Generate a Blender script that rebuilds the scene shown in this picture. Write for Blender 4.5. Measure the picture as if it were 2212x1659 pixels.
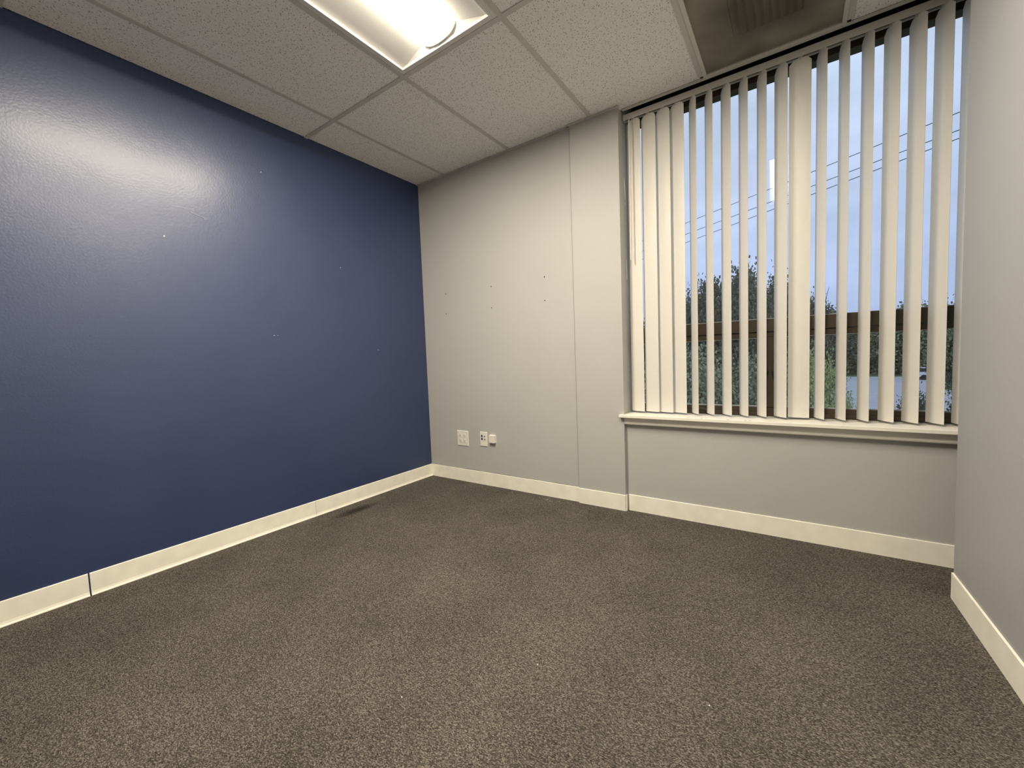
import bpy, bmesh, math, random
from mathutils import Vector, Matrix

# ------------------------------------------------------------------ scene, camera, world, exposure
for o in list(bpy.data.objects):
    bpy.data.objects.remove(o, do_unlink=True)
SC = bpy.context.scene
COL = SC.collection
RES_X, RES_Y = 2212, 1659

F_PX = 886.59                                   # focal length in pixels of the 2212 px wide frame
YAW, PITCH, ROLL = -0.6030, -0.0622, -0.0378
CAM_POS = Vector((2.545, -2.4325, 0.9683))
cam_data = bpy.data.cameras.new('camera')
cam_data.sensor_fit = 'HORIZONTAL'
cam_data.sensor_width = 36.0
cam_data.lens = F_PX / RES_X * 36.0
cam_data.clip_start = 0.02
cam_data.clip_end = 500
cam = bpy.data.objects.new('camera', cam_data)
COL.objects.link(cam)
_f = Vector((math.sin(YAW) * math.cos(PITCH), math.cos(YAW) * math.cos(PITCH), math.sin(PITCH)))
_r = Vector((math.cos(YAW), -math.sin(YAW), 0))
_u = _r.cross(_f)
_c, _s = math.cos(ROLL), math.sin(ROLL)
_r2 = _c * _r + _s * _u
_u2 = -_s * _r + _c * _u
_m = Matrix((( _r2.x, _u2.x, -_f.x, CAM_POS.x), (_r2.y, _u2.y, -_f.y, CAM_POS.y), (_r2.z, _u2.z, -_f.z, CAM_POS.z), (0, 0, 0, 1)))
cam.matrix_world = _m
SC.camera = cam

SC.view_settings.view_transform = 'Standard'
SC.view_settings.look = 'None'
SC.view_settings.exposure = 0.0
SC.view_settings.gamma = 1.0
SC.view_settings.use_curve_mapping = False

LAMP_COLOR = (1.0, 0.905, 0.74)
LAMP_RADIANCE = 158.0            # of the flat emitter above each troffer lens
LENS_GLOW = 20.0
SKY_STRENGTH = 1.1
SC.cycles.max_bounces = 6
SC.cycles.diffuse_bounces = 4
SC.cycles.glossy_bounces = 3
SC.cycles.transparent_max_bounces = 8
SC.cycles.adaptive_threshold = 0.04

world = bpy.data.worlds.new('dusk_sky')
SC.world = world
world.use_nodes = True
wn, wl = world.node_tree.nodes, world.node_tree.links
wn.clear()
w_out = wn.new('ShaderNodeOutputWorld')
w_bg = wn.new('ShaderNodeBackground')
w_bg.inputs['Strength'].default_value = SKY_STRENGTH
w_tc = wn.new('ShaderNodeTexCoord')
w_sep = wn.new('ShaderNodeSeparateXYZ')
w_ramp = wn.new('ShaderNodeValToRGB')           # overcast dusk: violet-blue low, paler above
w_ramp.color_ramp.elements[0].position = 0.0
w_ramp.color_ramp.elements[0].color = (0.42, 0.53, 0.83, 1)
w_ramp.color_ramp.elements[1].position = 0.55
w_ramp.color_ramp.elements[1].color = (0.66, 0.775, 0.98, 1)
w_map = wn.new('ShaderNodeMapping')
w_map.inputs['Scale'].default_value = (1.5, 1.5, 5.0)
w_noise = wn.new('ShaderNodeTexNoise')
w_noise.inputs['Scale'].default_value = 2.2
w_noise.inputs['Detail'].default_value = 3
w_mr = wn.new('ShaderNodeMapRange')
w_mr.inputs['From Min'].default_value = 0.3
w_mr.inputs['From Max'].default_value = 0.7
w_mr.inputs['To Min'].default_value = 0.86
w_mr.inputs['To Max'].default_value = 1.1
w_mul = wn.new('ShaderNodeVectorMath'); w_mul.operation = 'SCALE'
wl.new(w_tc.outputs['Generated'], w_sep.inputs[0])
wl.new(w_sep.outputs['Z'], w_ramp.inputs[0])
wl.new(w_tc.outputs['Generated'], w_map.inputs[0])
wl.new(w_map.outputs[0], w_noise.inputs['Vector'])
wl.new(w_noise.outputs['Fac'], w_mr.inputs['Value'])
wl.new(w_ramp.outputs['Color'], w_mul.inputs[0])
wl.new(w_mr.outputs[0], w_mul.inputs['Scale'])
wl.new(w_mul.outputs[0], w_bg.inputs['Color'])
wl.new(w_bg.outputs[0], w_out.inputs['Surface'])

# ------------------------------------------------------------------ helpers
RNG = random.Random(7)

def new_mat(name):
    m = bpy.data.materials.new(name)
    m.use_nodes = True
    nt = m.node_tree
    b = nt.nodes['Principled BSDF']
    return m, nt, b

def plain(name, col, rough=0.5, spec=0.5, metallic=0.0, noise=0.0, nscale=20.0, bump=0.0, bscale=200.0):
    m, nt, b = new_mat(name)
    b.inputs['Base Color'].default_value = (*col, 1)
    b.inputs['Roughness'].default_value = rough
    b.inputs['Specular IOR Level'].default_value = spec
    b.inputs['Metallic'].default_value = metallic
    geo = nt.nodes.new('ShaderNodeNewGeometry')
    if noise:
        n = nt.nodes.new('ShaderNodeTexNoise'); n.inputs['Scale'].default_value = nscale; n.inputs['Detail'].default_value = 1
        nt.links.new(geo.outputs['Position'], n.inputs['Vector'])
        mr = nt.nodes.new('ShaderNodeMapRange')
        mr.inputs['To Min'].default_value = 1 - noise; mr.inputs['To Max'].default_value = 1 + noise
        mr.inputs['From Min'].default_value = 0.25; mr.inputs['From Max'].default_value = 0.75
        nt.links.new(n.outputs['Fac'], mr.inputs['Value'])
        v = nt.nodes.new('ShaderNodeVectorMath'); v.operation = 'SCALE'; v.inputs[0].default_value = col
        nt.links.new(mr.outputs[0], v.inputs['Scale'])
        nt.links.new(v.outputs[0], b.inputs['Base Color'])
    if bump:
        n2 = nt.nodes.new('ShaderNodeTexNoise'); n2.inputs['Scale'].default_value = bscale; n2.inputs['Detail'].default_value = 1
        nt.links.new(geo.outputs['Position'], n2.inputs['Vector'])
        bp = nt.nodes.new('ShaderNodeBump'); bp.inputs['Strength'].default_value = bump; bp.inputs['Distance'].default_value = 0.002
        nt.links.new(n2.outputs['Fac'], bp.inputs['Height'])
        nt.links.new(bp.outputs[0], b.inputs['Normal'])
    return m

def obj(name, bm, mat, parent=None, smooth=False):
    bmesh.ops.recalc_face_normals(bm, faces=bm.faces[:])
    me = bpy.data.meshes.new(name)
    bm.to_mesh(me); bm.free()
    if smooth:
        for p in me.polygons: p.use_smooth = True
    if mat is not None: me.materials.append(mat)
    o = bpy.data.objects.new(name, me)
    COL.objects.link(o)
    if parent is not None: o.parent = parent
    return o

def empty(name, loc=(0, 0, 0)):
    o = bpy.data.objects.new(name, None)
    o.empty_display_size = 0.05
    o.location = loc
    COL.objects.link(o)
    return o

def local(o_child, parent):
    """child mesh was built in world coordinates: keep it there under a parent that stands elsewhere"""
    o_child.parent = parent
    o_child.matrix_parent_inverse = Matrix.Translation(parent.location).inverted()
    return o_child

def tag(o, label=None, cat=None, group=None, kind=None):
    if label: o['label'] = label
    if cat: o['category'] = cat
    if group: o['group'] = group
    if kind: o['kind'] = kind
    return o

def box(bm, x0, x1, y0, y1, z0, z1):
    vs = [bm.verts.new((x, y, z)) for x in (x0, x1) for y in (y0, y1) for z in (z0, z1)]
    for q in ((0, 1, 3, 2), (4, 6, 7, 5), (0, 4, 5, 1), (2, 3, 7, 6), (0, 2, 6, 4), (1, 5, 7, 3)):
        bm.faces.new([vs[i] for i in q])
    return vs

def bevel_all(bm, w, seg=1):
    bmesh.ops.recalc_face_normals(bm, faces=bm.faces[:])
    bmesh.ops.bevel(bm, geom=bm.edges[:], offset=w, segments=seg, affect='EDGES', profile=0.5)

def mbox(name, b, mat, parent=None, bev=0.0, seg=1):
    bm = bmesh.new(); box(bm, *b)
    if bev: bevel_all(bm, bev, seg)
    return obj(name, bm, mat, parent)

def extrude_profile(bm, prof, axis, a, b):
    """closed profile of (p,q) pairs swept along axis ('x': (a, p, q)  'y': (p, a, q))"""
    mk = (lambda t, p, q: (t, p, q)) if axis == 'x' else (lambda t, p, q: (p, t, q))
    A = [bm.verts.new(mk(a, *p)) for p in prof]
    B = [bm.verts.new(mk(b, *p)) for p in prof]
    n = len(prof)
    for i in range(n):
        bm.faces.new([A[i], A[(i + 1) % n], B[(i + 1) % n], B[i]])
    bm.faces.new(A); bm.faces.new(B[::-1])

def tube(bm, pts, r, n=8):
    rings = []
    for i, p in enumerate(pts):
        p = Vector(p)
        d = (Vector(pts[min(i + 1, len(pts) - 1)]) - Vector(pts[max(i - 1, 0)])).normalized()
        a = d.orthogonal().normalized(); b_ = d.cross(a)
        if i and rings:
            pass
        rr = r[i] if isinstance(r, (list, tuple)) else r
        ref = Vector((0, 0, 1)) if abs(d.z) < 0.9 else Vector((1, 0, 0))
        a = (ref - d * ref.dot(d)).normalized(); b_ = d.cross(a)
        rings.append([bm.verts.new(p + rr * (math.cos(2 * math.pi * k / n) * a + math.sin(2 * math.pi * k / n) * b_)) for k in range(n)])
    for A, B in zip(rings, rings[1:]):
        for k in range(n):
            bm.faces.new([A[k], A[(k + 1) % n], B[(k + 1) % n], B[k]])
    bm.faces.new(rings[0][::-1]); bm.faces.new(rings[-1])

def prism(bm, pts, depth_vec):
    """closed planar polygon, given thickness along depth_vec"""
    d = Vector(depth_vec)
    A = [bm.verts.new(Vector(p)) for p in pts]
    B = [bm.verts.new(Vector(p) + d) for p in pts]
    n = len(pts)
    for i in range(n):
        bm.faces.new([A[i], A[(i + 1) % n], B[(i + 1) % n], B[i]])
    bm.faces.new(A); bm.faces.new(B[::-1])

# ------------------------------------------------------------------ materials
def pos_node(nt):
    return nt.nodes.new('ShaderNodeNewGeometry').outputs['Position']

def blue_paint():
    m, nt, b = new_mat('navy_satin_paint')
    L = nt.links
    P = pos_node(nt)
    n = nt.nodes.new('ShaderNodeTexNoise'); n.inputs['Scale'].default_value = 2.5; n.inputs['Detail'].default_value = 2
    L.new(P, n.inputs['Vector'])
    cr = nt.nodes.new('ShaderNodeValToRGB')
    cr.color_ramp.elements[0].position = 0.3; cr.color_ramp.elements[0].color = (0.0160, 0.0320, 0.1080, 1)
    cr.color_ramp.elements[1].position = 0.7; cr.color_ramp.elements[1].color = (0.0180, 0.0345, 0.1150, 1)
    L.new(n.outputs['Fac'], cr.inputs[0]); L.new(cr.outputs[0], b.inputs['Base Color'])
    rr = nt.nodes.new('ShaderNodeMapRange'); rr.inputs['From Min'].default_value = 0.3; rr.inputs['From Max'].default_value = 0.7
    rr.inputs['To Min'].default_value = 0.50; rr.inputs['To Max'].default_value = 0.58
    b.inputs['Coat Weight'].default_value = 0.5; b.inputs['Coat Roughness'].default_value = 0.27
    L.new(n.outputs['Fac'], rr.inputs['Value']); L.new(rr.outputs[0], b.inputs['Roughness'])
    b.inputs['Specular IOR Level'].default_value = 0.75
    n2 = nt.nodes.new('ShaderNodeTexNoise'); n2.inputs['Scale'].default_value = 110; n2.inputs['Detail'].default_value = 2
    L.new(P, n2.inputs['Vector'])
    n3 = nt.nodes.new('ShaderNodeTexNoise'); n3.inputs['Scale'].default_value = 14; n3.inputs['Detail'].default_value = 2
    L.new(P, n3.inputs['Vector'])
    ad = nt.nodes.new('ShaderNodeMath'); ad.operation = 'MULTIPLY_ADD'; ad.inputs[1].default_value = 0.7
    L.new(n3.outputs['Fac'], ad.inputs[0]); L.new(n2.outputs['Fac'], ad.inputs[2])
    bp = nt.nodes.new('ShaderNodeBump'); bp.inputs['Strength'].default_value = 0.24; bp.inputs['Distance'].default_value = 0.002
    L.new(ad.outputs[0], bp.inputs['Height']); L.new(bp.outputs[0], b.inputs['Normal']); L.new(bp.outputs[0], b.inputs['Coat Normal'])
    return m

def tile_mat():
    m, nt, b = new_mat('mineral_fibre_tile')
    L = nt.links
    P = pos_node(nt)
    b.inputs['Roughness'].default_value = 0.95
    b.inputs['Specular IOR Level'].default_value = 0.1
    facs = []
    for rot, sx, sy, sc, thr in ((0.35, 1.0, 0.42, 105, 0.16), (-0.9, 1.0, 0.40, 95, 0.16), (1.5, 0.8, 0.6, 230, 0.20)):
        mp = nt.nodes.new('ShaderNodeMapping'); mp.inputs['Rotation'].default_value = (0, 0, rot)
        mp2 = nt.nodes.new('ShaderNodeMapping'); mp2.inputs['Scale'].default_value = (sx, sy, 0.0)
        L.new(P, mp.inputs[0]); L.new(mp.outputs[0], mp2.inputs[0])
        v = nt.nodes.new('ShaderNodeTexVoronoi'); v.voronoi_dimensions = '2D'; v.inputs['Scale'].default_value = sc
        L.new(mp2.outputs[0], v.inputs['Vector'])
        lt = nt.nodes.new('ShaderNodeMapRange')
        lt.inputs['From Min'].default_value = thr * 0.7; lt.inputs['From Max'].default_value = thr
        lt.inputs['To Min'].default_value = 1; lt.inputs['To Max'].default_value = 0
        L.new(v.outputs['Distance'], lt.inputs['Value'])
        sp = nt.nodes.new('ShaderNodeSeparateColor'); L.new(v.outputs['Color'], sp.inputs[0])
        gt = nt.nodes.new('ShaderNodeMath'); gt.operation = 'GREATER_THAN'; gt.inputs[1].default_value = 0.70
        L.new(sp.outputs[0], gt.inputs[0])
        mu = nt.nodes.new('ShaderNodeMath'); mu.operation = 'MULTIPLY'
        L.new(lt.outputs[0], mu.inputs[0]); L.new(gt.outputs[0], mu.inputs[1])
        facs.append(mu.outputs[0])
    mx = nt.nodes.new('ShaderNodeMath'); mx.operation = 'MAXIMUM'; L.new(facs[0], mx.inputs[0]); L.new(facs[1], mx.inputs[1])
    mx2 = nt.nodes.new('ShaderNodeMath'); mx2.operation = 'MAXIMUM'; L.new(mx.outputs[0], mx2.inputs[0]); L.new(facs[2], mx2.inputs[1])
    n = nt.nodes.new('ShaderNodeTexNoise'); n.inputs['Scale'].default_value = 160; n.inputs['Detail'].default_value = 1
    L.new(P, n.inputs['Vector'])
    cr = nt.nodes.new('ShaderNodeValToRGB')
    cr.color_ramp.elements[0].position = 0.3; cr.color_ramp.elements[0].color = (0.83, 0.815, 0.785, 1)
    cr.color_ramp.elements[1].position = 0.7; cr.color_ramp.elements[1].color = (0.93, 0.915, 0.885, 1)
    L.new(n.outputs['Fac'], cr.inputs[0])
    mix = nt.nodes.new('ShaderNodeMix'); mix.data_type = 'RGBA'
    mix.inputs['B'].default_value = (0.30, 0.28, 0.24, 1)
    L.new(mx2.outputs[0], mix.inputs['Factor']); L.new(cr.outputs[0], mix.inputs['A'])
    L.new(mix.outputs['Result'], b.inputs['Base Color'])
    bp = nt.nodes.new('ShaderNodeBump'); bp.inputs['Strength'].default_value = 0.5; bp.inputs['Distance'].default_value = 0.002; bp.invert = True
    L.new(mx2.outputs[0], bp.inputs['Height']); L.new(bp.outputs[0], b.inputs['Normal'])
    return m

def carpet_mat():
    m, nt, b = new_mat('charcoal_loop_carpet')
    L = nt.links
    P = pos_node(nt)
    b.inputs['Roughness'].default_value = 1.0
    b.inputs['Specular IOR Level'].default_value = 0.05
    wob = nt.nodes.new('ShaderNodeTexNoise'); wob.inputs['Scale'].default_value = 60; wob.inputs['Detail'].default_value = 0
    L.new(P, wob.inputs['Vector'])
    wsc = nt.nodes.new('ShaderNodeVectorMath'); wsc.operation = 'MULTIPLY_ADD'; wsc.inputs[1].default_value = (0.008, 0.008, 0); L.new(wob.outputs['Color'], wsc.inputs[0]); L.new(P, wsc.inputs[2])
    mp = nt.nodes.new('ShaderNodeMapping'); mp.inputs['Rotation'].default_value = (0, 0, -0.12)
    mp2 = nt.nodes.new('ShaderNodeMapping'); mp2.inputs['Scale'].default_value = (0.62, 1.0, 0.0)
    L.new(wsc.outputs[0], mp.inputs[0]); L.new(mp.outputs[0], mp2.inputs[0])
    vo = nt.nodes.new('ShaderNodeTexVoronoi'); vo.voronoi_dimensions = '2D'; vo.inputs['Scale'].default_value = 400
    L.new(mp2.outputs[0], vo.inputs['Vector'])
    vs_ = nt.nodes.new('ShaderNodeSeparateColor'); L.new(vo.outputs['Color'], vs_.inputs[0])
    nn = nt.nodes.new('ShaderNodeTexNoise'); nn.inputs['Scale'].default_value = 330; nn.inputs['Detail'].default_value = 4; nn.inputs['Roughness'].default_value = 0.7
    L.new(mp2.outputs[0], nn.inputs['Vector'])
    n1 = nt.nodes.new('ShaderNodeMix'); n1.data_type = 'FLOAT'; n1.inputs['Factor'].default_value = 0.80
    L.new(vs_.outputs[0], n1.inputs['A']); L.new(nn.outputs['Fac'], n1.inputs['B'])
    n2 = nt.nodes.new('ShaderNodeTexNoise'); n2.inputs['Scale'].default_value = 3.0; n2.inputs['Detail'].default_value = 3
    L.new(P, n2.inputs['Vector'])
    cr = nt.nodes.new('ShaderNodeValToRGB')
    e = cr.color_ramp.elements
    e[0].position = 0.30; e[0].color = (0.014, 0.0125, 0.0100, 1)
    e[1].position = 0.70; e[1].color = (0.255, 0.230, 0.196, 1)
    k = e.new(0.5); k.color = (0.077, 0.0685, 0.0575, 1)
    L.new(n1.outputs['Result'], cr.inputs[0])
    # soiling: large soft patches plus one dark spill mark beside the left baseboard
    mr = nt.nodes.new('ShaderNodeMapRange'); mr.inputs['From Min'].default_value = 0.3; mr.inputs['From Max'].default_value = 0.7
    mr.inputs['To Min'].default_value = 0.86; mr.inputs['To Max'].default_value = 1.12
    L.new(n2.outputs['Fac'], mr.inputs['Value'])
    mpS = nt.nodes.new('ShaderNodeMapping'); mpS.vector_type = 'POINT'
    mpS.inputs['Location'].default_value = (-0.15 / 0.062, 0.83 / 0.20, 0)
    mpS.inputs['Scale'].default_value = (1 / 0.062, 1 / 0.20, 0)
    L.new(P, mpS.inputs[0])
    ln = nt.nodes.new('ShaderNodeVectorMath'); ln.operation = 'LENGTH'; L.new(mpS.outputs[0], ln.inputs[0])
    st = nt.nodes.new('ShaderNodeMapRange'); st.inputs['From Min'].default_value = 0.3; st.inputs['From Max'].default_value = 1.0
    st.inputs['To Min'].default_value = 0.35; st.inputs['To Max'].default_value = 1.0
    L.new(ln.outputs['Value'], st.inputs['Value'])
    mm = nt.nodes.new('ShaderNodeMath'); mm.operation = 'MULTIPLY'; L.new(mr.outputs[0], mm.inputs[0]); L.new(st.outputs[0], mm.inputs[1])
    sc = nt.nodes.new('ShaderNodeVectorMath'); sc.operation = 'SCALE'
    L.new(cr.outputs[0], sc.inputs[0]); L.new(mm.outputs[0], sc.inputs['Scale'])
    L.new(sc.outputs[0], b.inputs['Base Color'])
    bp = nt.nodes.new('ShaderNodeBump'); bp.inputs['Strength'].default_value = 0.3; bp.inputs['Distance'].default_value = 0.003
    L.new(n1.outputs['Result'], bp.inputs['Height']); L.new(bp.outputs[0], b.inputs['Normal'])
    return m

def slat_mat():
    m, nt, b = new_mat('cream_vinyl_slat')
    L = nt.links
    P = pos_node(nt)
    n = nt.nodes.new('ShaderNodeTexNoise'); n.inputs['Scale'].default_value = 350; n.inputs['Detail'].default_value = 2
    L.new(P, n.inputs['Vector'])
    cr = nt.nodes.new('ShaderNodeValToRGB')
    cr.color_ramp.elements[0].color = (0.74, 0.71, 0.655, 1); cr.color_ramp.elements[1].color = (0.82, 0.79, 0.73, 1)
    L.new(n.outputs['Fac'], cr.inputs[0]); L.new(cr.outputs[0], b.inputs['Base Color'])
    b.inputs['Roughness'].default_value = 0.45
    tr = nt.nodes.new('ShaderNodeBsdfTranslucent'); tr.inputs['Color'].default_value = (0.75, 0.70, 0.62, 1)
    mx = nt.nodes.new('ShaderNodeMixShader'); mx.inputs[0].default_value = 0.08
    L.new(b.outputs[0], mx.inputs[1]); L.new(tr.outputs[0], mx.inputs[2])
    L.new(mx.outputs[0], nt.nodes['Material Output'].inputs['Surface'])
    return m

def glass_mat():
    m = bpy.data.materials.new('window_glass'); m.use_nodes = True
    nt = m.node_tree; nt.nodes.clear(); L = nt.links
    out = nt.nodes.new('ShaderNodeOutputMaterial')
    t = nt.nodes.new('ShaderNodeBsdfTransparent'); t.inputs['Color'].default_value = (0.93, 0.95, 0.95, 1)
    g = nt.nodes.new('ShaderNodeBsdfGlossy'); g.inputs['Roughness'].default_value = 0.0; g.inputs['Color'].default_value = (1, 1, 1, 1)
    fr = nt.nodes.new('ShaderNodeFresnel'); fr.inputs['IOR'].default_value = 1.45
    mx = nt.nodes.new('ShaderNodeMixShader')
    L.new(fr.outputs[0], mx.inputs[0]); L.new(t.outputs[0], mx.inputs[1]); L.new(g.outputs[0], mx.inputs[2])
    d = nt.nodes.new('ShaderNodeBsdfDiffuse'); d.inputs['Color'].default_value = (0.75, 0.77, 0.75, 1)     # dust film, also standing in for reflected room haze
    mx2 = nt.nodes.new('ShaderNodeMixShader'); mx2.inputs[0].default_value = 0.045
    L.new(mx.outputs[0], mx2.inputs[1]); L.new(d.outputs[0], mx2.inputs[2])
    L.new(mx2.outputs[0], out.inputs['Surface'])
    return m

def lens_mat():
    m, nt, b = new_mat('frosted_lens')
    b.inputs['Base Color'].default_value = (0.85, 0.84, 0.80, 1)
    b.inputs['Roughness'].default_value = 0.4
    b.inputs['Emission Color'].default_value = (*LAMP_COLOR, 1)
    b.inputs['Emission Strength'].default_value = LENS_GLOW
    t = nt.nodes.new('ShaderNodeBsdfTransparent')
    mx = nt.nodes.new('ShaderNodeMixShader'); mx.inputs[0].default_value = 0.7
    nt.links.new(b.outputs[0], mx.inputs[1]); nt.links.new(t.outputs[0], mx.inputs[2])
    nt.links.new(mx.outputs[0], nt.nodes['Material Output'].inputs['Surface'])
    return m

def perforated_mat():
    m, nt, b = new_mat('perforated_steel')
    L = nt.links
    P = pos_node(nt)
    n = nt.nodes.new('ShaderNodeTexNoise'); n.inputs['Scale'].default_value = 6; n.inputs['Detail'].default_value = 5
    L.new(P, n.inputs['Vector'])
    cr = nt.nodes.new('ShaderNodeValToRGB')
    cr.color_ramp.elements[0].position = 0.3; cr.color_ramp.elements[0].color = (0.26, 0.22, 0.17, 1)
    cr.color_ramp.elements[1].position = 0.7; cr.color_ramp.elements[1].color = (0.40, 0.36, 0.30, 1)
    L.new(n.outputs['Fac'], cr.inputs[0])
    # soot blown around the neck opening
    mpd = nt.nodes.new('ShaderNodeMapping'); mpd.inputs['Location'].default_value = (-2.44, 0.285, 0); mpd.inputs['Scale'].default_value = (1, 1, 0)
    L.new(P, mpd.inputs[0])
    ab = nt.nodes.new('ShaderNodeVectorMath'); ab.operation = 'ABSOLUTE'; L.new(mpd.outputs[0], ab.inputs[0])
    sx = nt.nodes.new('ShaderNodeSeparateXYZ'); L.new(ab.outputs[0], sx.inputs[0])
    mxd = nt.nodes.new('ShaderNodeMath'); mxd.operation = 'SMOOTH_MAX'; mxd.inputs[2].default_value = 0.08; L.new(sx.outputs[0], mxd.inputs[0]); L.new(sx.outputs[1], mxd.inputs[1])
    adn = nt.nodes.new('ShaderNodeMath'); adn.operation = 'MULTIPLY_ADD'; adn.inputs[1].default_value = 0.12; L.new(n.outputs['Fac'], adn.inputs[0]); L.new(mxd.outputs[0], adn.inputs[2])
    mrd = nt.nodes.new('ShaderNodeMapRange'); mrd.inputs['From Min'].default_value = 0.17; mrd.inputs['From Max'].default_value = 0.31; mrd.inputs['To Min'].default_value = 0.42; mrd.inputs['To Max'].default_value = 1.0
    L.new(adn.outputs[0], mrd.inputs['Value'])
    dsc = nt.nodes.new('ShaderNodeVectorMath'); dsc.operation = 'SCALE'; L.new(cr.outputs[0], dsc.inputs[0]); L.new(mrd.outputs[0], dsc.inputs['Scale'])
    L.new(dsc.outputs[0], b.inputs['Base Color'])
    b.inputs['Roughness'].default_value = 0.6
    mp = nt.nodes.new('ShaderNodeMapping'); mp.inputs['Rotation'].default_value = (0, 0, math.radians(45)); mp.inputs['Scale'].default_value = (1, 1, 0)
    L.new(P, mp.inputs[0])
    v = nt.nodes.new('ShaderNodeTexVoronoi'); v.voronoi_dimensions = '2D'; v.inputs['Scale'].default_value = 230; v.inputs['Randomness'].default_value = 0
    L.new(mp.outputs[0], v.inputs['Vector'])
    lt = nt.nodes.new('ShaderNodeMath'); lt.operation = 'LESS_THAN'; lt.inputs[1].default_value = 0.34
    L.new(v.outputs['Distance'], lt.inputs[0])
    t = nt.nodes.new('ShaderNodeBsdfTransparent')
    mx = nt.nodes.new('ShaderNodeMixShader')
    L.new(lt.outputs[0], mx.inputs[0]); L.new(b.outputs[0], mx.inputs[1]); L.new(t.outputs[0], mx.inputs[2])
    L.new(mx.outputs[0], nt.nodes['Material Output'].inputs['Surface'])
    return m

def leaf_mat(name, c0, c1, scale=1.2):
    m, nt, b = new_mat(name)
    L = nt.links
    P = pos_node(nt)
    n = nt.nodes.new('ShaderNodeTexNoise'); n.inputs['Scale'].default_value = scale; n.inputs['Detail'].default_value = 6
    L.new(P, n.inputs['Vector'])
    cr = nt.nodes.new('ShaderNodeValToRGB')
    cr.color_ramp.elements[0].position = 0.3; cr.color_ramp.elements[0].color = (*c0, 1)
    cr.color_ramp.elements[1].position = 0.7; cr.color_ramp.elements[1].color = (*c1, 1)
    L.new(n.outputs['Fac'], cr.inputs[0]); L.new(cr.outputs[0], b.inputs['Base Color'])
    b.inputs['Roughness'].default_value = 0.6
    b.inputs['Specular IOR Level'].default_value = 0.3
    return m

M_BLUE = blue_paint()
M_REAR = plain('pale_bounce_wall_paint', (0.74, 0.73, 0.70), 0.6, 0.3, noise=0.02, nscale=3)  # unseen rear wall, made pale to bounce light up to the ceiling
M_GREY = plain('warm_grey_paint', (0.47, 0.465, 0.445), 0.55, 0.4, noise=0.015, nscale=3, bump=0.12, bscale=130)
M_GREY_R = plain('dimmed_grey_paint', (0.385, 0.385, 0.378), 0.55, 0.4, noise=0.015, nscale=3, bump=0.12, bscale=130)  # wall grey darkened to stand in for dimmer light on the right partition
M_TILE = tile_mat()
M_TEE = plain('grid_white', (0.58, 0.56, 0.52), 0.5, noise=0.05, nscale=9)
M_CARPET = carpet_mat()
M_VINYL = plain('cream_cove_base', (0.92, 0.885, 0.775), 0.5, 0.4, noise=0.05, nscale=14, bump=0.05, bscale=60)
M_SILL = plain('cream_gloss_trim', (0.88, 0.85, 0.75), 0.38, 0.5, noise=0.03, nscale=12)
M_BRONZE = plain('dark_bronze_aluminium', (0.062, 0.042, 0.023), 0.45, 0.5, noise=0.12, nscale=25)
M_BLACK = plain('black_gasket', (0.008, 0.008, 0.009), 0.6)
M_GASKET = plain('pale_glazing_bead', (0.72, 0.74, 0.72), 0.35)
M_SLAT = slat_mat()
M_RAIL = plain('off_white_rail', (0.60, 0.575, 0.52), 0.5, noise=0.03)
M_SLOT = plain('track_grey', (0.14, 0.135, 0.13), 0.6)
M_GLASS = glass_mat()
M_LENS = lens_mat()
M_REFLECTOR = plain('troffer_white_enamel', (0.78, 0.77, 0.74), 0.45, 0.4)
M_LAMPFRAME = plain('troffer_frame', (0.72, 0.70, 0.66), 0.45)
M_PERF = perforated_mat()
M_DUCT = plain('duct_galvanised', (0.10, 0.09, 0.075), 0.6, noise=0.15, nscale=8)
M_DUCTPAN = plain('diffuser_pan', (0.34, 0.31, 0.26), 0.6, noise=0.12, nscale=6)
M_DIFFRAME = plain('diffuser_frame_white', (0.62, 0.59, 0.54), 0.5)
M_PLATE = plain('white_nylon_plate', (0.80, 0.775, 0.70), 0.35)
M_HOLE = plain('dark_hole', (0.02, 0.018, 0.015), 0.9)
M_SOCKETSLOT = plain('socket_slot_shadow', (0.10, 0.09, 0.075), 0.8)
M_JACKBLUE = plain('blue_jack', (0.010, 0.022, 0.075), 0.4)
M_JACKRED = plain('brown_jack', (0.14, 0.05, 0.03), 0.4)
M_PLASTER = plain('bare_plaster', (0.78, 0.77, 0.74), 0.9, noise=0.05, nscale=80)
M_TAPE = plain('tape_over_painted', (0.10, 0.12, 0.20), 0.3)
M_VOID_BLACK = plain('void_black_concrete', (0.02, 0.02, 0.022), 0.9, noise=0.1)  # concrete coloured near black to stand in for the unlit ceiling void
M_GAP = plain('dark_grey_caulk', (0.21, 0.20, 0.18), 0.9)  # plain dark grey colour of the caulk lines

# ------------------------------------------------------------------ room shell
H = 2.402
X_PIL0, X_PIL1 = 1.379, 1.692
Y_BACK, Y_PIL, Y_WIN = 0.012, -0.002, 0.028
Y_REAR = -4.0
Y_REND = -0.27
def xr(y):                       # the right partition is a touch out of square
    return 3.045 + 0.024 * (Y_REND - y)

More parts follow.
